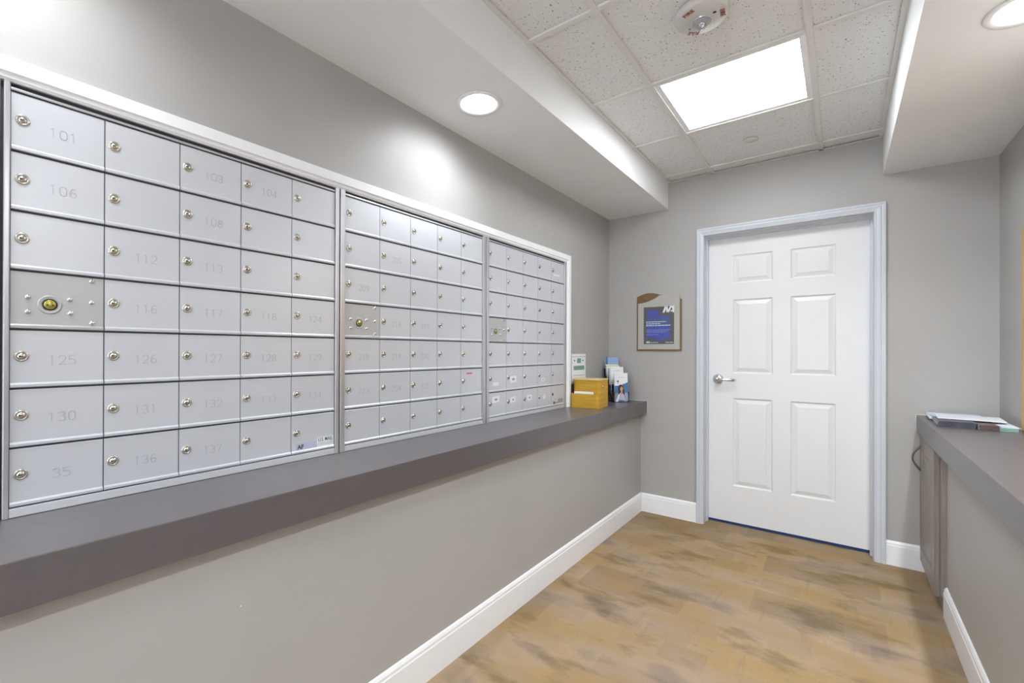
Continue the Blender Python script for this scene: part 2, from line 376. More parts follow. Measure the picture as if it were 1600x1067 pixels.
# suspended ceiling: tiles, grid bars
GX = [SX, 0.757, 1.366, RX]
GY = [0.0, -0.125, -0.735, -1.345, -1.955, -2.565, -3.175, -3.785, -4.395, -5.005, -5.615, -6.225, YB]
LIGHTS = [(1, 2), (1, 8)]     # column, row cells that hold a troffer
b = MB()
for i in range(3):
    for j in range(len(GY)-1):
        if (i, j) in LIGHTS: continue
        x0, x1, y1, y0 = GX[i], GX[i+1], GY[j], GY[j+1]
        b.box((x0+0.004, y0+0.004, ZC+0.004), (x1-0.004, y1-0.004, ZC+0.018), TILE, 0.002)
ceil = struct(b.build('ceiling'))
b = MB(); h = 0.0115
for x in GX[1:3]:
    b.box((x-h, YB, ZC-0.0055), (x+h, 0.0, ZC+0.003), TBAR)
for j, y in enumerate(GY[1:-1]):
    for i in range(3):
        b.box((GX[i]+(h if i else 0), y-h, ZC-0.0055), (GX[i+1]-(h if i < 2 else 0), y+h, ZC+0.003), TBAR)
b.box((SX, YB, ZC-0.003), (SX+0.02, 0.0, ZC-0.0005), TBAR); b.box((RX-0.02, YB, ZC-0.003), (RX, 0.0, ZC-0.0005), TBAR)
b.box((SX, -0.02, ZC-0.0055), (RX, 0.0, ZC-0.0032), TBAR)
b.box((SX, YB, ZC+0.1), (RX, 0, ZC+0.12), DARK)
b.build('ceiling_grid', ceil)

# ---------------------------------------------------------------- ceiling lights
def troffer(i, j, label, first=[None]):
    x0, x1, y1, y0 = GX[i]+h, GX[i+1]-h, GY[j]-h, GY[j+1]+h
    cx, cy = (x0+x1)/2, (y0+y1)/2; wx, wy = (x1-x0)/2, (y1-y0)/2
    t = empty('ceiling_light', (cx, cy, ZC))
    b = MB(); z0, z1, q = 0.0, 0.005, 0.024
    for a, c in (((-wx, -wy), (-wx+q, wy)), ((wx-q, -wy), (wx, wy)), ((-wx+q, -wy), (wx-q, -wy+q)), ((-wx+q, wy-q), (wx-q, wy))):
        b.box((a[0], a[1], z0), (c[0], c[1], z1+0.03), WHITE, 0.001)
    b.box((-wx, -wy, 0.036), (wx, wy, 0.09), WHITE)
    b.build('frame', t)
    b = MB(); b.box((-wx+q, -wy+q, 0.006), (wx-q, wy-q, 0.012), LENS); b.build('lens', t)
    return tag(t, label, 'ceiling light')
troffer(1, 2, 'bright square fluorescent panel light in the tiled ceiling, in front of the door')
troffer(1, 8, 'square panel light in the tiled ceiling at the rear of the room, outside the photo')  # unseen rear panel, gives the room fill light

def can(x, y, z, label, watt=CAN_W):
    t = empty('downlight', (x, y, z))
    b = MB(); b.lathe([(0.074, 0.002), (0.076, -0.003), (0.098, -0.005), (0.100, -0.0005), (0.0745, 0.0)], WHITE, None, 48); b.build('trim_ring', t)
    b = MB(); b.lathe([(0.0735, 0.0), (0.073, 0.02), (0.062, 0.06), (0.046, 0.10), (0.046, 0.115)], CONE, None, 48)
    b.lathe([(0.0755, -0.0), (0.0755, 0.125), (0.0, 0.125)], CONE, None, 48); b.build('reflector', t)
    b = MB(); b.lathe([(0.0, 0.014), (0.018, 0.016), (0.031, 0.023), (0.040, 0.038), (0.034, 0.10), (0.0, 0.11)], LAMP, None, 32); b.build('lamp', t)
    ld = bpy.data.lights.new('bulb', 'SPOT'); ld.energy = watt; ld.spot_size = math.radians(150); ld.spot_blend = 1.0; ld.shadow_soft_size = 0.03; ld.color = (0.91, 0.965, 1.0)
    lo = bpy.data.objects.new('bulb', ld); COL.objects.link(lo); lo.parent = t; lo.location = (0, 0, 0.006)
    return tag(t, label, 'recessed light')
for k, (x, y) in enumerate(CANS_L):
    can(x, y, ZS1, 'round recessed downlight glowing in the left soffit above the mailboxes' if k == 0 else 'recessed downlight of the left soffit, the %s one behind the visible one, outside the photo' % ('first', 'second', 'third')[k-1])
for k, (x, y) in enumerate(CANS_R):
    can(x, y, ZS2, 'round recessed downlight in the right soffit, cut by the top right photo corner' if k == 0 else 'recessed downlight of the right soffit, the %s one behind the visible one, outside the photo' % ('first', 'second', 'third')[k-1], CAN_W*7.0)

# fire alarm
AX, AY = 1.058, -1.703
t = empty('fire_alarm', (AX, AY, ZC)); tag(t, 'round off-white ceiling fire strobe alarm lettered FIRE in red, by the panel light', 'fire alarm')
b = MB(); b.lathe([(0.0, 0.0), (0.086, 0.0), (0.090, -0.006), (0.090, -0.020), (0.084, -0.029), (0.030, -0.033), (0.0, -0.033)], PLASTIC, Matrix.Translation((0,0,0.002)), 56)
b.box((0.043, -0.020, -0.034), (0.053, -0.015, -0.031), BLACK)
b.box((-0.047, 0.02, -0.034), (-0.044, 0.024, -0.031), BLACK)
b.build('housing', t)
for a in (-115, 5, 125):
    b = MB()
    r_ = math.radians(a); out = Vector((math.cos(r_), math.sin(r_), 0)); nz = Vector((0,0,-1)); ex = out.cross(nz)
    add_text(b, 'FIRE', 0.023, REDINK, basis(out*0.069 + Vector((0,0,-0.0303)), ex, out, nz), 0.0006, bold=0.0)
    b.build('lettering', t)
b = MB(); xf = Matrix.Translation((0.0, 0.005, -0.031))
b.lathe([(0.030, 0.0), (0.031, -0.004), (0.028, -0.012), (0.020, -0.022), (0.009, -0.027), (0.0, -0.028)], GLASS, xf, 32); b.build('strobe_lens', t)
b = MB(); b.lathe([(0.033, 0.001), (0.034, -0.004), (0.0315, -0.005), (0.031, 0.001)], CHROME, xf, 32)
b.lathe([(0.004, -0.004), (0.012, -0.010), (0.003, -0.014), (0, -0.014)], CHROME, xf, 16); b.build('bezel', t)
# concealed sprinkler cap
b = MB(); b.lathe([(0.0, -0.0045), (0.038, -0.004), (0.040, -0.0025), (0.038, 0.0), (0.030, 0.001), (0.030, 0.004), (0, 0.004)], TBAR, None, 40)
o = b.build('sprinkler_cover', None, (1.044, -0.42, ZC)); tag(o, 'small round white sprinkler cover plate on the ceiling tile nearest the door', 'sprinkler')

# ---------------------------------------------------------------- door
b = MB(); Y0 = 0.109
PX = [(0.866, 1.102), (1.202, 1.438)]; PZ = [(0.275, 0.893), (1.067, 1.585), (1.700, 1.897)]
xs = sorted([0.7035, 1.6105] + [v for p in PX for v in p]); zs = sorted([0.020, 2.0315] + [v for p in PZ for v in p])
t = bmesh.new()
def quad(p): t.faces.new([t.verts.new(q) for q in p])
for i in range(len(xs)-1):
    for j in range(len(zs)-1):
        x0, x1, z0, z1 = xs[i], xs[i+1], zs[j], zs[j+1]
        if (x0, x1) in PX and (z0, z1) in PZ:
            steps = [(0.0, 0.0), (0.005, 0.0075), (0.011, 0.0095), (0.015, 0.0085), (0.034, 0.0025), (0.036, 0.0010)]
            for (d0, e0), (d1, e1) in zip(steps, steps[1:]):
                A = [(x0+d0, Y0+e0, z0+d0), (x1-d0, Y0+e0, z0+d0), (x1-d0, Y0+e0, z1-d0), (x0+d0, Y0+e0, z1-d0)]
                B = [(x0+d1, Y0+e1, z0+d1), (x1-d1, Y0+e1, z0+d1), (x1-d1, Y0+e1, z1-d1), (x0+d1, Y0+e1, z1-d1)]
                for k in range(4): quad((A[k], A[(k+1) % 4], B[(k+1) % 4], B[k]))
            quad(B)
        else: quad([(x0, Y0, z0), (x1, Y0, z0), (x1, Y0, z1), (x0, Y0, z1)])
X0, X1, Z0, Z1, YD = xs[0], xs[-1], zs[0], zs[-1], Y0+0.044
quad([(X0, Y0, Z0), (X0, YD, Z0), (X1, YD, Z0), (X1, Y0, Z0)]); quad([(X0, Y0, Z1), (X1, Y0, Z1), (X1, YD, Z1), (X0, YD, Z1)])
quad([(X0, Y0, Z0), (X0, Y0, Z1), (X0, YD, Z1), (X0, YD, Z0)]); quad([(X1, Y0, Z0), (X1, YD, Z0), (X1, YD, Z1), (X1, Y0, Z1)])
quad([(X0, YD, Z0), (X0, YD, Z1), (X1, YD, Z1), (X1, YD, Z0)])
bmesh.ops.remove_doubles(t, verts=t.verts[:], dist=1e-5)
b.merge(t, DOORM); door = struct(b.build('door_1'), 'white six-panel door')
b = MB(); hx, hz = 0.772, 1.022
xf = basis((hx, Y0, hz), Vector((1,0,0)), Vector((0,0,1)), Vector((0,-1,0)))
b.lathe([(0.0, -0.001), (0.034, -0.001), (0.035, 0.004), (0.031, 0.011), (0.018, 0.016), (0.013, 0.018), (0.012, 0.045), (0.015, 0.052), (0.014, 0.064), (0.0, 0.067)], CHROME, xf, 40)
b.tube([(hx-0.004, Y0-0.056, hz), (hx+0.03, Y0-0.058, hz), (hx+0.07, Y0-0.056, hz-0.001), (hx+0.10, Y0-0.048, hz-0.003), (hx+0.112, Y0-0.034, hz-0.004), (hx+0.113, Y0-0.022, hz-0.004)], [0.011, 0.0105, 0.010, 0.010, 0.009, 0.007], CHROME, 14, 0.6)
b.lathe([(0.0, 0.068), (0.0035, 0.068), (0.0035, 0.066)], BLACK, xf, 12)
o = b.build('door_handle', door); o['label'] = 'chrome lever handle'
b = MB(); b.box((X0, Y0+0.003, 0.0015), (X1, Y0+0.03, 0.0195), NAVY, 0.001); b.build('door_sweep', door)['label'] = 'navy blue strip under the door'
# casing and jamb
b = MB()
CO0, CO1, COZ, CI0, CI1, CIZ = 0.655, 1.667, 2.087, 0.700, 1.616, 2.037
def ring(d0, y0, d1, y1):   # strip between two mitred offsets (0 outer .. 1 inner)
    def L(d): return (CO0+(CI0-CO0)*d, CO1+(CI1-CO1)*d, COZ+(CIZ-COZ)*d)
    a0, a1, az = L(d0); c0, c1, cz = L(d1)
    for p in (((a0, y0, 0), (a0, y0, az), (c0, y1, cz), (c0, y1, 0)), ((a0, y0, az), (a1, y0, az), (c1, y1, cz), (c0, y1, cz)), ((a1, y0, az), (a1, y0, 0), (c1, y1, 0), (c1, y1, cz))):
        tt.faces.new([tt.verts.new(q) for q in p])
tt = bmesh.new()
prof = [(0, 0.0), (0, -0.017), (0.06, -0.019), (0.20, -0.019), (0.24, -0.015), (0.36, -0.0135), (0.42, -0.0165), (0.52, -0.0175), (0.60, -0.015), (0.86, -0.010), (0.90, -0.012), (1.0, -0.010), (1.0, 0.0)]
for (d0, y0), (d1, y1) in zip(prof, prof[1:]): ring(d0, y0, d1, y1)
bmesh.ops.remove_doubles(tt, verts=tt.verts[:], dist=1e-5)
b.merge(tt, CASE)
struct(b.build('trim_1'), 'grey-white moulded door casing')
b = MB()
b.box((DX0-0.0, -0.001, 0.0), (DX0+0.0008, Y0+0.05, DZ), CASE); b.box((DX1-0.0008, -0.001, 0.0), (DX1, Y0+0.05, DZ), CASE)
b.box((DX0, -0.001, DZ-0.0008), (DX1, Y0+0.05, DZ), CASE)
b.box((DX0+0.0008, Y0-0.036, 0.0), (DX0+0.0085, Y0-0.001, DZ-0.0008), CASE); b.box((DX1-0.0115, Y0-0.036, 0.0), (DX1-0.0008, Y0-0.001, DZ-0.0008), CASE)
b.box((DX0+0.0085, Y0-0.036, DZ-0.012), (DX1-0.0115, Y0-0.001, DZ-0.0008), CASE)
struct(b.build('trim_2'), 'door jamb and stops')
b = MB(); b.box((DX0, Y0+0.16, 0.0), (DX1, Y0+0.18, DZ), DARK); struct(b.build('wall_beyond'))

# ---------------------------------------------------------------- shelves
b = MB(); b.box((0.0, YB, SHB), (SHX, -0.002, SHZ), SHELF, 0.0022)
sl = b.build('wall_shelf'); tag(sl, 'long dark grey laminate shelf ledge running under the mailboxes', 'shelf')
b = MB(); b.box((0.0, -0.004, SHZ-0.001), (SHX, -0.0005, SHZ+0.004), CAULK); b.box((SHX-0.001, -0.0035, SHB), (SHX+0.003, -0.0005, SHZ), CAULK)
b.box((0.0, TX1+0.006, SHZ-0.001), (0.003, -0.004, SHZ+0.003), CAULK); b.build('caulk_bead', sl)
b = MB(); b.box((RSX, YB, RSB), (W, -0.002, RSZ), SHELF, 0.0022)
sr_ = b.build('wall_shelf'); tag(sr_, 'dark grey laminate counter on the right wall holding magazines', 'shelf')
b = MB(); b.box((RSX, -0.004, RSZ-0.001), (W, -0.0005, RSZ+0.004), CAULK); b.box((RSX-0.003, -0.0035, RSB), (RSX+0.001, -0.0005, RSZ), CAULK)
b.box((W-0.004, -5.0, RSZ-0.001), (W-0.0003, -0.004, RSZ+0.003), CAULK); b.build('caulk_bead', sr_)

# cabinet under the right shelf
t = empty('base_cabinet', (1.97, -0.27, 0)); tag(t, 'grey-brown wooden cabinet with one arched-handle door under the right counter', 'cabinet')
def rel(mb, name, origin=(1.97, -0.27, 0)):
    o = mb.build(name, t); o.location = Vector((-origin[0], -origin[1], -origin[2])); return o
b = MB(); b.box((1.828, -0.543, 0.088), (W-0.002, -0.014, RSB-0.001), CAB, 0.001); b.box((1.841, -0.543, 0.0), (W-0.002, -0.014, 0.088), CAB); rel(b, 'carcass')
b = MB(); dx = 1.809; y0, y1, z0, z1 = -0.497, -0.006, 0.070, 0.752
ys_ = [y0, y0+0.065, y1-0.065, y1]; zz = [z0, z0+0.07, z1-0.07, z1]
tt = bmesh.new()
def q3(p): tt.faces.new([tt.verts.new(q) for q in p])
for i in range(3):
    for j in range(3):
        a0, a1, c0, c1 = ys_[i], ys_[i+1], zz[j], zz[j+1]
        if i == 1 and j == 1:
            st_ = [(0, 0), (0.004, 0.006), (0.012, 0.007), (0.035, 0.001)]
            for (d0, e0), (d1, e1) in zip(st_, st_[1:]):
                A = [(dx+e0, a0+d0, c0+d0), (dx+e0, a1-d0, c0+d0), (dx+e0, a1-d0, c1-d0), (dx+e0, a0+d0, c1-d0)]
                B = [(dx+e1, a0+d1, c0+d1), (dx+e1, a1-d1, c0+d1), (dx+e1, a1-d1, c1-d1), (dx+e1, a0+d1, c1-d1)]
                for k in range(4): q3((A[k], A[(k+1) % 4], B[(k+1) % 4], B[k]))
            q3(B)
        else: q3([(dx, a0, c0), (dx, a1, c0), (dx, a1, c1), (dx, a0, c1)])
for p in ([(dx, y0, z0), (1.827, y0, z0), (1.827, y1, z0), (dx, y1, z0)], [(dx, y0, z1), (1.827, y0, z1), (1.827, y1, z1), (dx, y1, z1)],
          [(dx, y0, z0), (1.827, y0, z0), (1.827, y0, z1), (dx, y0, z1)], [(dx, y1, z0), (1.827, y1, z0), (1.827, y1, z1), (dx, y1, z1)],
          [(1.827, y0, z0), (1.827, y1, z0), (1.827, y1, z1), (1.827, y0, z1)]): q3(p)
bmesh.ops.remove_doubles(tt, verts=tt.verts[:], dist=1e-5)
b.merge(tt, CAB); cd = rel(b, 'door')
b = MB(); n = 14; hy = -0.035
b.tube([(dx+0.001-0.034*math.sin(math.pi*k/n), hy, 0.700-0.135*k/n) for k in range(n+1)], [0.0055-0.0016*math.sin(math.pi*k/n) for k in range(n+1)], PEWT, 10)
o = b.build('handle', cd); o['label'] = 'arched pewter bow handle'

# ---------------------------------------------------------------- mailbox wall
# white moulded surround
b = MB(); x2 = 0.019
def surround(name):
    tt = bmesh.new()
    OY0, OY1, OZ = -3.444, TX1, TZ1; IY0, IY1, IZ = -3.394, -0.742, 1.817
    prof = [(0, 0.0003), (0, 0.018), (0.04, x2), (0.66, x2), (0.70, 0.015), (0.74, 0.013), (0.80, 0.0145), (0.90, 0.0135), (0.96, 0.010), (1.0, 0.009), (1.0, 0.0003)]
    def L(d): return (OY0+(IY0-OY0)*d, OY1+(IY1-OY1)*d, OZ+(IZ-OZ)*d)
    B0 = SHZ+0.0005
    for (d0, e0), (d1, e1) in zip(prof, prof[1:]):
        a0, a1, az = L(d0); c0, c1, cz = L(d1)
        for p in (((e0, a0, B0), (e0, a0, az), (e1, c0, cz), (e1, c0, B0)), ((e0, a0, az), (e0, a1, az), (e1, c1, cz), (e1, c0, cz)), ((e0, a1, az), (e0, a1, B0), (e1, c1, B0), (e1, c1, cz))):
            tt.faces.new([tt.verts.new(q) for q in p])
    bmesh.ops.remove_doubles(tt, verts=tt.verts[:], dist=1e-5)
    b.merge(tt, WHITE); return struct(b.build(name), 'white moulded trim framing the mailboxes')
surround('trim_3')

DIG = {'0': [[(0,.3),(0,.7),(.15,.93),(.5,1),(.85,.93),(1,.7),(1,.3),(.85,.07),(.5,0),(.15,.07),(0,.3)]], '1': [[(.2,.85),(.5,1),(.5,0)]],
       '2': [[(0,.78),(.2,.97),(.7,1),(1,.8),(.9,.55),(0,0),(1,0)]], '3': [[(0,.88),(.3,1),(.8,.97),(.95,.75),(.75,.55),(.4,.52)],[(.75,.53),(1,.3),(.85,.05),(.4,0),(0,.12)]],
       '4': [[(.75,0),(.75,1),(0,.3),(1,.3)]], '5': [[(.95,1),(.1,1),(.05,.58),(.6,.62),(1,.4),(.9,.08),(.4,0),(0,.1)]],
       '6': [[(.85,.95),(.4,.98),(.05,.6),(.05,.2),(.4,0),(.85,.08),(1,.32),(.8,.55),(.3,.55),(.05,.35)]], '7': [[(0,1),(1,1),(.35,0)]],
       '8': [[(.5,.54),(.12,.62),(.08,.88),(.5,1),(.92,.88),(.88,.62),(.5,.54),(.05,.42),(0,.12),(.5,0),(1,.12),(.95,.42),(.5,.54)]],
       '9': [[(.95,.6),(.6,.45),(.15,.5),(.02,.75),(.3,1),(.75,.98),(.95,.7),(.95,.4),(.6,.02),(.2,.05)]]}
def number_mesh(txt, cache={}):
    if txt in cache: return cache[txt]
    mb = MB(); hgt, wd, gap, w = 0.0215, 0.0125, 0.0055, 0.00075
    tot = len(txt)*wd+(len(txt)-1)*gap
    for k, ch in enumerate(txt):
        ox = -tot/2+k*(wd+gap)
        for pl_ in DIG[ch]:
            for (a0, a1), (c0, c1) in zip(pl_, pl_[1:]):
                p = Vector((ox+a0*wd, (a1-0.5)*hgt)); q = Vector((ox+c0*wd, (c1-0.5)*hgt)); d = (q-p).normalized()*w; nn = Vector((-d.y, d.x))
                p = p-d*0.6; q = q+d*0.6
                P4 = [p+nn, p-nn, q-nn, q+nn]; tb = bmesh.new()
                A = [tb.verts.new((0.0, v.x, v.y)) for v in P4]; B = [tb.verts.new((0.0005, v.x, v.y)) for v in P4]
                tb.faces.new(B)
                for e in range(4): tb.faces.new((A[e], A[(e+1) % 4], B[(e+1) % 4], B[e]))
                mb.merge(tb, ENGR)
    me = bpy.data.meshes.new('number'); mb.bm.to_mesh(me); mb.bm.free()
    for m in mb.mats: me.materials.append(m)
    cache[txt] = me; return me

DW = CP-0.0024
def door_mesh(m, name):
    mb = MB(); H0, H1 = 0.0035, RP-0.0012
    prof = [(-0.004, H0), (0.0045, H0), (0.0065, H0+0.0015), (0.0068, H0+0.0065), (0.0048, H0+0.0095), (0.0032, H0+0.0105), (0.0030, H1-0.0015), (0.0020, H1), (-0.004, H1)]
    # outline in (z, x) for a sweep along y
    mb.prism([(z, x) for x, z in prof], 1, 0.0012, 0.0012+DW, m)
    me = bpy.data.meshes.new(name); mb.bm.to_mesh(me); mb.bm.free()
    for m_ in mb.mats: me.materials.append(m_)
    return me
DOOR_ME = door_mesh(SILV, 'mailbox_door'); MASTER_ME = door_mesh(SILV2, 'master_door')
def lathe_x(mb, prof, m, y, z, x0=0.0, seg=28):
    mb.lathe(prof, m, basis((x0, y, z), Vector((0,1,0)), Vector((0,0,1)), Vector((1,0,0))), seg)
def lock_mesh(rot):
    mb = MB(); lathe_x(mb, [(0.0, 0.0), (0.0125, 0.0), (0.0125, 0.0012), (0.0108, 0.0026), (0.0088, 0.0028), (0.0080, 0.0014), (0.0072, 0.0014), (0.0070, 0.0030), (0.0, 0.0032)], NICK, 0, 0)
    xr = Matrix.Rotation(rot, 4, 'X')
    mb.box((0.0030, -0.0046, -0.0010), (0.0038, 0.0014, 0.0010), BLACK, xf=xr); mb.box((0.0030, -0.0046, -0.0020), (0.00385, -0.0020, 0.0018), BLACK, xf=xr)
    me = bpy.data.meshes.new('lock'); mb.bm.to_mesh(me); mb.bm.free()
    for m_ in mb.mats: me.materials.append(m_)
    return me
LOCKS = [lock_mesh(r_) for r_ in (0.0, 0.06, -0.05)]
mb = MB(); lathe_x(mb, [(0.0, 0.0004), (0.0205, 0.0004), (0.0215, 0.0016), (0.0195, 0.0016), (0.0120, -0.0002), (0.0, -0.0002)], SILV2, 0, 0)
lathe_x(mb, [(0.0135, 0.0002), (0.0135, 0.0020), (0.0115, 0.0022), (0.0112, 0.0010)], BLACK, 0, 0)
lathe_x(mb, [(0.0, 0.0042), (0.0095, 0.0040), (0.0108, 0.0028), (0.0112, 0.0)], BRASS, 0, 0)
mb.box((0.0040, -0.0065, -0.0022), (0.0048, 0.0065, 0.0004), BLACK); mb.box((0.0046, -0.003, -0.0018), (0.0054, 0.003, 0.0002), CHROME)
MLOCK_ME = bpy.data.meshes.new('master_lock'); mb.bm.to_mesh(MLOCK_ME); mb.bm.free()
for m_ in mb.mats: MLOCK_ME.materials.append(m_)
mb = MB(); lathe_x(mb, [(0.0, 0.0044), (0.0025, 0.0041), (0.0050, 0.0025), (0.0063, 0.0)], CHROME, 0, 0, seg=16)
RIVET_ME = bpy.data.meshes.new('rivet'); mb.bm.to_mesh(RIVET_ME); mb.bm.free()
for m_ in mb.mats: RIVET_ME.materials.append(m_)
def inst(me, name, parent, loc):
    o = bpy.data.objects.new(name, me); COL.objects.link(o); o.parent = parent; o.location = loc; return o

NUMS = [ {(0,0):'101',(0,2):'103',(0,3):'104',(1,0):'106',(1,2):'108',(2,1):'112',(2,2):'113',(3,1):'116',(3,2):'117',(3,3):'118',(3,4):'124',
          (4,0):'125',(4,1):'126',(4,2):'127',(4,3):'128',(4,4):'129',(5,0):'130',(5,1):'131',(5,2):'132',(5,3):'133',(5,4):'134',(6,0):'35',(6,1):'136',(6,2):'137'},
         {(1,1):'205',(2,0):'209',(3,1):'214',(3,2):'215',(4,0):'218',(4,1):'219',(4,2):'220',(5,0):'223',(5,1):'224',(5,2):'225'},
         {} ]
UL = ['nearest and largest-looking silver mailbox bank, doors numbered in the 100s, U.S. MAIL sticker',
      'middle silver mailbox bank between two others, with a pink mark on one door',
      'farthest silver mailbox bank beside the bamboo box, white paper name labels on lower doors']
def paper(parent, name, y, z, w_, h_, rot=0.0, mark=True, m=PAPER):
    mb = MB(); xr = Matrix.Rotation(rot, 4, 'X')
    mb.box((0, -w_/2, -h_/2), (0.0004, w_/2, h_/2), m, xf=xr)
    if mark: mb.box((0.0003, -w_*0.16, -h_*0.18), (0.0006, w_*0.2, h_*0.14), GREY, xf=xr)
    return mb.build(name, parent, (0.0031, y, z))
for ui in range(3):
    y0 = U_Y[ui]; y1 = y0+5*CP
    t = empty('mailbox_unit', (0.0, y0, 0.0)); tag(t, UL[ui], 'mailboxes', 'wall mailbox units')
    zb = MZ-7*RP
    b = MB(); b.box((0.0004, -(0.0165, 0.0235, 0.0258)[ui], SHZ+0.001), (0.0016, y1-y0+(0.0185, 0.0282, 0.028)[ui], 1.815), DARK); b.build('back_panel', t)
    b = MB()
    lwL = (0.011, 0.0215, 0.0235)[ui]; lwR = (0.0165, 0.026, 0.018)[ui]
    # side rails with a rounded nose, header and sill
    for ya, yb in ((-lwL, -0.0006), (y1-y0+0.0006, y1-y0+lwR)):
        b.prism([(ya, 0.0004), (yb, 0.0004), (yb, 0.0085), (yb-0.0022 if yb > 1e-3 or ya < 0 else yb, 0.0105), (ya+0.0022, 0.0105), (ya, 0.0085)], 2, SHZ+0.001, 1.8165, ALU, Matrix(((0,1,0,0),(1,0,0,0),(0,0,1,0),(0,0,0,1))))
    b.box((0.0004, 0, MZ+0.0018), (0.0060, y1-y0, MZ+0.0078), ALU, 0.0012)
    b.box((0.0004, 0, MZ+0.0160), (0.0080, y1-y0, MZ+0.0178), ALU, 0.0005)
    b.box((0.0004, 0, SHZ+0.001), (0.0080, y1-y0, zb+0.0005), SILV, 0.0012)
    b.build('frame', t)
    for r in range(7):
        zr = MZ-(r+1)*RP
        for c in range(5):
            yc = c*CP; mz = 0.5*RP+0.007
            if r == 3 and c == 0:
                d = inst(MASTER_ME, 'master_door', t, (0.0, yc, zr)); d['label'] = 'riveted service door with brass lock'
                inst(MLOCK_ME, 'brass_lock', d, (0.003, 0.0665, 1.324-(MZ-4*RP)))
                for py, pz in ((0.029, 1.339), (0.029, 1.305), (0.102, 1.339), (0.103, 1.306), (0.143, 1.388), (0.143, 1.335), (0.144, 1.284)):
                    inst(RIVET_ME, 'rivet', d, (0.003, py, pz-zr))
                continue
            d = inst(DOOR_ME, 'mailbox_door', t, (0.0, yc, zr))
            last = (ui == 2 and r == 6 and c == 4)
            if last:
                mb = MB(); lathe_x(mb, [(0.0, 0.0003), (0.0095, 0.0003)], BLACK, 0, 0); mb.build('lock_hole', d, (0.003, 0.0205, mz+0.004))
            else:
                k_ = inst(LOCKS[(r*3+c*5+ui) % 3], 'lock', d, (0.003, 0.0195, mz))
            if (r, c) in NUMS[ui]:
                inst(number_mesh(NUMS[ui][(r, c)]), 'number', d, (0.0031, 0.089, 0.5*RP-0.002))
            if ui == 0 and r == 6 and c == 4:
                mb = MB(); mb.box((0, 0, 0), (0.0003, 0.078, 0.026), STICK); mb.box((0, 0.080, 0.002), (0.0003, 0.146, 0.036), MAGW)
                add_text(mb, 'AF', 0.020, INK, on_left(0.0004, 0.017, 0.012), 0.0002, bold=0.0008)
                add_text(mb, 'U.S. MAIL', 0.0190, INK, on_left(0.0004, 0.113, 0.0265) @ Matrix.Diagonal((0.76, 1, 1, 1)), 0.0002, bold=0.0001)
                for q_ in (0.0145, 0.009):
                    for e in range(9):
                        mb.box((0.0003, 0.084+e*0.0068, q_-0.0010), (0.0005, 0.0885+e*0.0068, q_+0.0010), GREY)
                o = mb.build('decal', d, (0.0031, 0.018, 0.012)); o['label'] = 'maker and U.S. MAIL sticker'
            if last:
                mb = MB(); mb.box((0, 0, 0), (0.0003, 0.020, 0.016), INK); mb.box((0, 0.022, 0.002), (0.0003, 0.06, 0.012), GREY); mb.box((0, 0.065, 0.004), (0.0003, 0.128, 0.030), mat('plum_sticker', (0.33, 0.27, 0.29), 0.5))
                mb.build('decal', d, (0.0031, 0.027, 0.014))
            if ui == 1 and r == 5 and c == 4:
                mb = MB(); mb.box((0, 0, 0), (0.0003, 0.044, 0.008), PINK); mb.build('pink_mark', d, (0.0031, 0.045, 0.107))
            if ui == 2:
                L_ = {(5,0):(0.068, 0.045, 0.054, 0.018, 0.0), (5,1):(0.068, 0.064, 0.062, 0.036, 0.05), (5,3):(0.064, 0.046, 0.040, 0.022, 0.0),
                      (6,0):(0.068, 0.096, 0.066, 0.034, 0.02), (6,1):(0.066, 0.082, 0.050, 0.032, 0.05), (6,2):(0.073, 0.080, 0.050, 0.034, 0.04), (6,3):(0.080, 0.072, 0.030, 0.026, 0.7), (0,4):(0.068, 0.048, 0.085, 0.010, -0.0)}
                if (r, c) in L_:
                    a_, z_, w_, h_, ro = L_[(r, c)]; paper(d, 'name_label', a_, z_, w_, h_, ro, (r, c) not in ((0,4), (6,3), (5,0)))

# ---------------------------------------------------------------- things on the left shelf
# wall notice
b = MB(); b.box((0.0004, -0.655, 0.99), (0.005, -0.438, 1.199), PAPER, 0.001)
t = b.build('wall_notice'); tag(t, 'small white notice with black arrows and green blocks, on the wall above the bamboo box', 'sign')
b = MB(); X = 0.0051
b.box((X, -0.575, 1.135), (X+0.0004, -0.515, 1.168), GREEN); b.box((X, -0.628, 1.086), (X+0.0004, -0.462, 1.116), GREEN)
for yy in (-0.615, -0.485):
    b.box((X, yy-0.010, 1.150), (X+0.0004, yy+0.012, 1.154), INK); b.face(((X+0.0004, yy-0.006, 1.145), (X+0.0004, yy+0.008, 1.152), (X+0.0004, yy-0.006, 1.159)), INK)
for e in range(7): b.box((X, -0.625+e*0.025, 1.046), (X+0.0004, -0.608+e*0.025, 1.051), GREY)
b.box((X, -0.65, 1.178), (X+0.0004, -0.443, 1.181), GREY)
b.build('print', t)

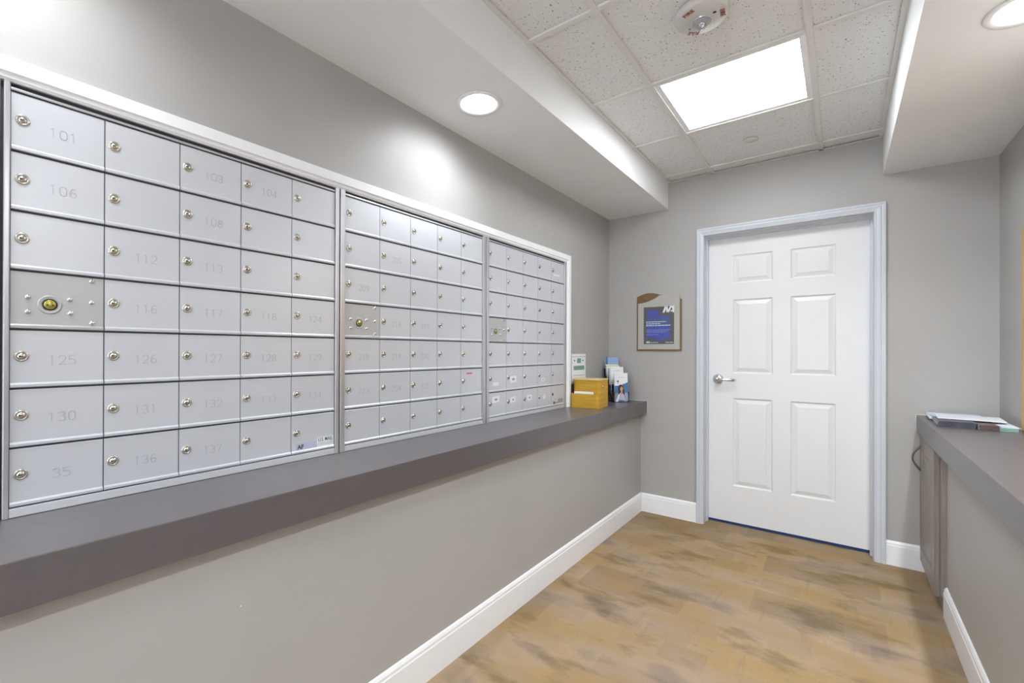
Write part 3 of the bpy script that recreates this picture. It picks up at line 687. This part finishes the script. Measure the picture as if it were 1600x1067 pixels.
# bamboo suggestion box, turned a little
BX, BY, BA = 0.118, -0.616, math.radians(5)
t = empty('suggestion_box', (BX, BY, SHZ), BA); tag(t, 'bamboo suggestion box with rounded corners and a front paper pocket on the shelf', 'box')
w_, d_, hb = 0.098, 0.090, 0.192
def rrect(x0, x1, y0, y1, r_, n=6, corners=(1,1,1,1)):
    pts = []
    for (cx, cy, a0, on) in ((x1-r_, y0+r_, -90, corners[0]), (x1-r_, y1-r_, 0, corners[1]), (x0+r_, y1-r_, 90, corners[2]), (x0+r_, y0+r_, 180, corners[3])):
        for k in range(n+1):
            a = math.radians(a0+90*k/n)
            if on: pts.append((cx+r_*math.cos(a), cy+r_*math.sin(a)))
            elif k == 0: pts.append((cx+r_*(1 if a0 in (-90, 0) else -1), cy+r_*(-1 if a0 in (-90, 180) else 1)))
    return pts
b = MB(); b.prism(rrect(-w_+0.004, w_, -d_+0.028, d_, 0.026, corners=(1,0,0,1)), 2, 0.004, hb-0.008, BAMB); b.build('body', t)
b = MB(); b.prism(rrect(-w_+0.001, w_+0.002, -d_+0.022, d_+0.002, 0.028, corners=(1,0,0,1)), 2, hb-0.0075, hb, BAMB_T)
b.box((-0.03, 0.02, hb-0.001), (0.03, 0.026, hb+0.0005), BLACK); b.build('lid', t)
b = MB()   # curved pocket wall
outer = rrect(-w_-0.006, w_-0.002, -d_, -d_+0.05, 0.022, corners=(1,0,0,1)); inner = rrect(-w_+0.001, w_-0.009, -d_+0.007, -d_+0.05, 0.016, corners=(1,0,0,1))
b.box((-w_-0.006, -d_, 0.0), (w_-0.002, -d_+0.0, 0.001), BAMB)
k0 = outer
tt = bmesh.new(); zt = 0.093
O = [p for p in outer]; I = [p for p in inner]
# order: front-right corner points, back-right, back-left, front-left corner points ; rotate list so the wall runs left-back -> front -> right-back
n7 = 7
seqO = [O[n7+1]] + O[n7+2:] + O[:n7] + [O[n7]]; seqI = [I[n7+1]] + I[n7+2:] + I[:n7] + [I[n7]]
for (pa, pb, qa, qb) in zip(seqO, seqO[1:], seqI, seqI[1:]):
    V = [tt.verts.new((*p, z)) for z in (0.0, zt) for p in (pa, pb, qb, qa)]
    for f in ((0,1,5,4), (2,3,7,6), (4,5,6,7), (0,3,2,1)): tt.faces.new([V[i] for i in f])
bmesh.ops.remove_doubles(tt, verts=tt.verts[:], dist=1e-5); b.merge(tt, BAMB)
b.prism(rrect(-w_-0.001, w_-0.004, -d_+0.003, d_, 0.02, corners=(1,0,0,1)), 2, 0.0, 0.006, BAMB_T)
b.build('pocket', t)
b = MB(); b.lathe([(0, 0.003), (0.005, 0.003), (0.006, 0.0)], CHROME, basis((w_, -0.012, 0.140), Vector((0,1,0)), Vector((0,0,1)), Vector((1,0,0))), 16)
b.box((w_+0.002, -0.013, 0.134), (w_+0.0035, -0.009, 0.142), BLACK); b.build('lock', t)
b = MB(); b.box((w_, 0.04, 0.014), (w_+0.001, 0.075, 0.020), GREY); b.build('maker_plate', t)
# slips of paper in the pocket
for k in range(3):
    b = MB(); b.box((-0.066, 0, 0), (0.066-0.004*k, 0.0012, 0.100), PAPER)
    o = b.build('paper_slip', None, (BX, BY, SHZ+0.0065)); o.matrix_world = Matrix.Translation((BX, BY, SHZ+0.0075)) @ Matrix.Rotation(BA, 4, 'Z') @ Matrix.Translation((-0.014+0.004*k, -d_+0.010+0.0042*k, 0.0)) @ Matrix.Rotation(-0.03, 4, 'X') @ Matrix.Translation((0,0,0.0))
    tag(o, 'white paper slip standing in the front pocket of the bamboo box', 'paper', 'slips in the box pocket')

# tiered brochure rack in the corner, facing out of the corner
HA = math.radians(50); HX, HY = 0.130, -0.163
t = empty('brochure_rack', (HX, HY, SHZ), HA); tag(t, 'dark three-tier acrylic brochure rack in the shelf corner behind the bamboo box', 'brochure rack')
# local: front is -y ; tiers at y = front 0, +0.055, +0.11
TI = [(-0.055, 0.0, 0.0), (0.005, 0.050, 0.0), (0.067, 0.115, 0.0)]
b = MB()
for k, (ty, tz, _) in enumerate(TI):
    b.box((-0.060, ty-0.020, tz+0.0), (0.060, ty+0.022, tz+0.004), SMOKE)                 # tier floor
    b.box((-0.060, ty+0.019, 0.0 if k else 0.0), (0.060, ty+0.022, tz+0.13), SMOKE)         # tier back
    for sx in (-0.060, 0.057): b.box((sx, ty-0.018, tz+0.002), (sx+0.003, ty+0.022, tz+0.075), SMOKE)
for sx in (-0.060, 0.057):
    b.prism([(-0.073, 0.0), (0.088, 0.0), (0.088, 0.20), (0.040, 0.115), (-0.03, 0.05)], 0, sx, sx+0.003, SMOKE)
b.build('body', t)
RKM = Matrix.Translation((HX, HY, SHZ)) @ Matrix.Rotation(HA, 4, 'Z')
def brochure(tier, off, tilt, cover, label, hgt=0.212, wid=0.108, x=0.0, group=None):
    ty, tz, _ = TI[tier]; mb = MB(); mb.box((-wid/2, 0.0, 0.0), (wid/2, 0.0022, hgt), PAPER, 0.0004)
    cover(mb, wid, hgt)
    o = mb.build('brochure'); o.matrix_world = RKM @ Matrix.Translation((x, ty+off, tz+0.0045)) @ Matrix.Rotation(-tilt, 4, 'X')
    return tag(o, label, 'brochure', group)
def fr(mb, pts, m, e=0.0004): mb.face([(x, -e, z) for x, z in pts], m)
def ell(cx, cz, rx, rz, n=20): return [(cx+rx*math.cos(2*math.pi*k/n), cz+rz*math.sin(2*math.pi*k/n)) for k in range(n)]
def rc(x0, z0, x1, z1): return [(x0, z0), (x1, z0), (x1, z1), (x0, z1)]
def cover_person(mb, w, hgt):
    fr(mb, rc(-w/2, 0.0, w/2, 0.118), GREY, 0.0003); fr(mb, rc(-w/2, 0.062, w/2, 0.118), BRDARK, 0.0005)
    fr(mb, [(0.0, 0.118), (w/2, 0.118), (w/2, 0.142), (0.012, 0.128)], BRDARK, 0.0004)
    fr(mb, rc(0.012, 0.01, w/2, 0.064), BRBLUE, 0.0006)
    fr(mb, ell(-0.004, 0.098, 0.022, 0.028), HAIR, 0.0007); fr(mb, [(-0.026, 0.1), (-0.008, 0.1), (-0.008, 0.05), (-0.022, 0.045)], HAIR, 0.0007)
    fr(mb, [(0.004, 0.09), (0.022, 0.095), (0.030, 0.03), (0.014, 0.045)], HAIR, 0.0007)
    fr(mb, [(-0.032, 0.004), (0.032, 0.004), (0.026, 0.045), (0.008, 0.066), (-0.008, 0.066), (-0.024, 0.05)], CLOTH, 0.0008)
    fr(mb, [(-0.046, 0.0), (-0.028, 0.0), (-0.014, 0.05), (-0.024, 0.055)], PAPER, 0.0009); fr(mb, [(-0.028, 0.0), (0.024, 0.0), (0.022, 0.010), (-0.024, 0.012)], BRDARK, 0.0010)
    fr(mb, [(-0.004, 0.055), (0.010, 0.055), (0.008, 0.082), (-0.004, 0.082)], SKIN, 0.0010); fr(mb, ell(0.002, 0.093, 0.012, 0.018), SKIN, 0.0011)
    fr(mb, ell(0.030, 0.036, 0.007, 0.012), SKIN, 0.0011)
    fr(mb, ell(-0.026, 0.150, 0.008, 0.006), INK, 0.0006); fr(mb, rc(-0.028, 0.128, -0.024, 0.145), BRBLUE, 0.0006)
    for k in range(5): fr(mb, rc(-0.022+k*0.010, 0.178, -0.015+k*0.010, 0.181), GREY, 0.0006)
def cover_text(mb, w, hgt):
    for k in range(6): fr(mb, rc(-0.026+k*0.009, hgt-0.030, -0.019+k*0.009, hgt-0.027), GREY, 0.0006)
    fr(mb, rc(-w/2, 0.05, w/2, 0.06), BRBLUE, 0.0006)
def cover_blue(mb, w, hgt):
    fr(mb, rc(-w/2, 0.0, w/2, hgt), BRBLUE); fr(mb, rc(-w/2, hgt-0.055, -w/2+0.018, hgt), BRDARK, 0.0006)
    fr(mb, rc(-w/2, hgt-0.062, w/2, hgt-0.056), PAPER, 0.0006); fr(mb, rc(-w/2, hgt-0.068, w/2, hgt-0.063), INK, 0.0006)
def cover_yellow(mb, w, hgt):
    fr(mb, rc(-w/2, hgt-0.006, w/2, hgt), YEL); fr(mb, rc(-w/2+0.012, 0, -w/2+0.024, hgt-0.02), GREY)
brochure(0, -0.016, 0.05, cover_person, 'white and blue brochure picturing a person, front row of the rack')
brochure(0, -0.004, 0.07, cover_text, 'plain white leaflet directly behind the brochure picturing a person', 0.210, x=0.004)
brochure(1, -0.014, 0.05, cover_text, 'white leaflet with a printed heading in the middle tier of the rack', 0.205)
brochure(1, -0.002, 0.07, cover_text, 'white leaflet at the back of the rack middle tier', 0.200, x=-0.003)
brochure(2, -0.014, 0.05, cover_yellow, 'white leaflet with yellow top edge in front of the tall blue brochure', 0.150)
brochure(2, 0.000, 0.05, cover_blue, 'tall light blue brochure standing in the rearmost tier of the rack', 0.212)

# ---------------------------------------------------------------- far wall sign
SX0, SX1, SZ0, SZ1 = 0.2285, 0.5535, 1.222, 1.652
t = empty('wall_sign', ((SX0+SX1)/2, 0, (SZ0+SZ1)/2)); tag(t, 'grey and brown plaque holding a blue poster, on the wall left of the door', 'sign')
def rel2(mb, name):
    o = mb.build(name, t); o.location = -Vector(t.location); return o
def arc_top(x): # the upper outline: rises to a hump then runs level
    u_ = (x-SX0)/(SX1-SX0)
    return SZ1-0.016+0.024*math.sin(math.pi*min(1, u_/0.58)) if u_ < 0.58 else SZ1-0.016
b = MB(); n = 16
pts = [(SX0, SZ0), (SX1, SZ0), (SX1, SZ1-0.050), (SX1-0.012, SZ1-0.050)]
pts += [(SX1-0.012, SZ1-0.03)] + [(SX0+(SX1-SX0)*0.5*(1-k/n), arc_top(SX0+(SX1-SX0)*0.5*(1-k/n))) for k in range(n+1)]
def plate(mb, poly, ya, yb, m):   # outline in x,z
    mb.prism([(z, x) for x, z in poly], 1, ya, yb, m)
plate(b, pts, -0.008, -0.0005, GOLDM); rel2(b, 'backing')['label'] = 'glossy brown backing board'
b = MB()
P = [(SX0+0.0095, SZ0+0.0125), (SX1-0.0125, SZ0+0.0125), (SX1-0.0125, SZ1-0.012), (SX0+0.175, SZ1-0.012)]
for k in range(13):
    s_ = k/12; P.append((SX0+0.165-0.155*s_, SZ1-0.016-0.052*math.sin(s_*math.pi/2)**0.8))
plate(b, P, -0.0125, -0.0075, SIGNG)
b.box((SX0+0.045, -0.0135, 1.262), (SX0+0.050, -0.0120, 1.565), SIGNG)
b.box((SX0+0.270, -0.0135, 1.262), (SX0+0.275, -0.0120, 1.565), SIGNG); b.box((SX0+0.045, -0.0135, 1.5655), (SX0+0.275, -0.0120, 1.569), SIGNG)
b.box((SX0+0.135, -0.0135, 1.574), (SX0+0.165, -0.0124, 1.577), GREY)
rel2(b, 'plate')['label'] = 'grey plate with a curved upper left corner'
PX0, PX1, PZ0, PZ1 = 0.2820, 0.5020, 1.274, 1.553
b = MB(); b.box((PX0, -0.0140, PZ0), (PX1, -0.0124, PZ1), PSTR)
def pr(x0, z0, x1, z1, m, e=0.0):
    W_, H_ = PX1-PX0, PZ1-PZ0
    b.box((PX0+x0*W_, -0.0143-e, PZ1-z1*H_), (PX0+x1*W_, -0.0138, PZ1-z0*H_), m)
pr(0.11, 0.10, 0.52, 0.30, PBLUE); pr(0.11, 0.30, 0.86, 0.66, PMID); pr(0.52, 0.26, 0.86, 0.30, PBLUE); pr(0.11, 0.66, 0.87, 0.84, PBLUE); pr(0.11, 0.53, 0.86, 0.66, PBLUE, 0.0001); pr(0.4, 0.84, 0.68, 0.90, PBLUE)
random.seed(3)
def words(z, x0, x1, hh, m):
    x = x0
    while x < x1-0.02:
        w__ = min(random.uniform(0.05, 0.12), x1-x); pr(x, z, x+w__, z+hh, m, 0.0004); x += w__+0.016
words(0.395, 0.08, 0.74, 0.020, PTXT); words(0.445, 0.08, 0.55, 0.020, PTXT); words(0.492, 0.08, 0.88, 0.022, PTXT)
MUT = mat('poster_muted_print', (0.22, 0.27, 0.55), 0.5)
words(0.61, 0.09, 0.88, 0.014, MUT); words(0.645, 0.09, 0.82, 0.014, MUT); words(0.68, 0.09, 0.72, 0.014, MUT); words(0.742, 0.08, 0.50, 0.014, MUT)
words(0.952, 0.19, 0.48, 0.014, PTXT); words(0.952, 0.73, 0.98, 0.014, PTXT)
def logo(cx, cz, s_, m):   # slanted M-like mark
    y = -0.0149
    for pl_ in ([(-1.0, -0.6), (-0.7, -0.6), (-0.25, 0.6), (-0.60, 0.6)], [(-0.55, 0.6), (-0.15, 0.6), (0.05, -0.6), (-0.30, -0.6)],
                [(-0.20, -0.6), (0.12, -0.6), (0.62, 0.6), (0.30, 0.6)], [(0.40, 0.6), (1.0, 0.6), (1.0, -0.6), (0.70, -0.6), (0.68, 0.1)], [(0.34, -0.28), (0.8, -0.1), (0.8, -0.28), (0.44, -0.5)]):
        b.prism([(cz+q*s_, cx+p*s_) for p, q in pl_], 1, y, -0.0139, m)
logo(0.5020-0.040, 1.553-0.022, 0.041, PAPER); logo(0.5020-0.190, PZ0+0.014, 0.012, PAPER)
rel2(b, 'poster')['label'] = 'dark blue poster with white lettering'

# ---------------------------------------------------------------- bulletin board on right wall
t = empty('bulletin_board', (W, -0.95, RSZ)); tag(t, 'oak framed board on the right wall, only its edge showing at the photo border', 'board')
def rel3(mb, name):
    o = mb.build(name, t); o.location = -Vector(t.location); return o
b = MB(); y0, y1, z0, z1, q = -1.60, -0.455, RSZ+0.006, 1.765, 0.045
b.box((W-0.019, y0, z0), (W-0.001, y0+q, z1), OAK, 0.002); b.box((W-0.019, y1-q, z0), (W-0.001, y1, z1), OAK, 0.002)
b.box((W-0.019, y0+q, z0), (W-0.001, y1-q, z0+q), OAK, 0.002); b.box((W-0.019, y0+q, z1-q), (W-0.001, y1-q, z1), OAK, 0.002); rel3(b, 'frame')
b = MB(); b.box((W-0.011, y0+q, z0+q), (W-0.0015, y1-q, z1-q), CORK); rel3(b, 'cork_panel')

# ---------------------------------------------------------------- magazines on the right counter
def magazine(x0, y0, z, w, d, th, rot, m, label, group=None, spine=None, spm=None):
    mb = MB(); n = 4
    mb.box((-w/2, -d/2, 0.0), (w/2, d/2, 0.0009), m); mb.box((-w/2, -d/2, th-0.0009), (w/2, d/2, th), m)
    mb.box((-w/2+0.001, -d/2+0.0012, 0.0009), (w/2-0.001, d/2-0.001, th-0.0009), PAPER)
    mb.box((-w/2, -d/2-0.0002, 0.0003), (w/2, -d/2+0.0012, th-0.0003), spm or m)       # spine
    o = mb.build('magazine', None, (x0, y0, RSZ+0.0006+z), rot)
    return tag(o, label, 'magazine', group)
D_ = 0.0066
for k in range(4):
    magazine(1.886+0.002*(k % 2), -0.395+0.003*k, k*D_, 0.125, 0.20, D_-0.0004, math.radians(-3+1.2*k), MAGD,
             'dark covered booklet in the front left stack, ' + ('bottom one', 'second from bottom', 'third from bottom', 'topmost of the dark ones')[k], 'dark booklets in the front stack')
magazine(1.983, -0.412, 0.0, 0.062, 0.20, 0.0110, math.radians(1), MAGB, 'brown covered booklet beside the dark stack, the lower one', 'brown booklets', spm=MAGB)
magazine(1.984, -0.410, 0.0115, 0.062, 0.20, 0.0110, math.radians(0), MAGB, 'brown covered booklet beside the dark stack, the upper one', 'brown booklets', spm=MAGB)
for k in range(2):
    magazine(2.047, -0.402+0.006*k, k*0.0070, 0.056, 0.20, 0.0062, math.radians(-1+k), MINT, 'mint green booklet at the right end of the pile, ' + ('lower', 'upper')[k] + ' of two', 'mint booklets')
magazine(2.046, -0.395, 0.0142, 0.056, 0.20, 0.0055, math.radians(2), MAGW, 'pale booklet on top of the mint green ones at the right end of the pile', spm=MAGS)
magazine(1.952, -0.300, 0.0285, 0.225, 0.20, 0.004, math.radians(-4), MAGW, 'white magazine lying across the dark and brown booklets', spm=PAPER)
magazine(1.937, -0.130, 0.0, 0.205, 0.22, 0.008, math.radians(1), MAGB, 'dark magazine at the bottom of the back pile by the far wall')
magazine(1.928, -0.135, 0.0085, 0.205, 0.22, 0.007, math.radians(-2), MAGW, 'white magazine in the middle of the back pile by the far wall', spm=PAPER)
magazine(1.932, -0.135, 0.0160, 0.20, 0.22, 0.006, math.radians(2), MAGS, 'pale blue magazine on top of the back pile by the far wall', spm=MAGS)
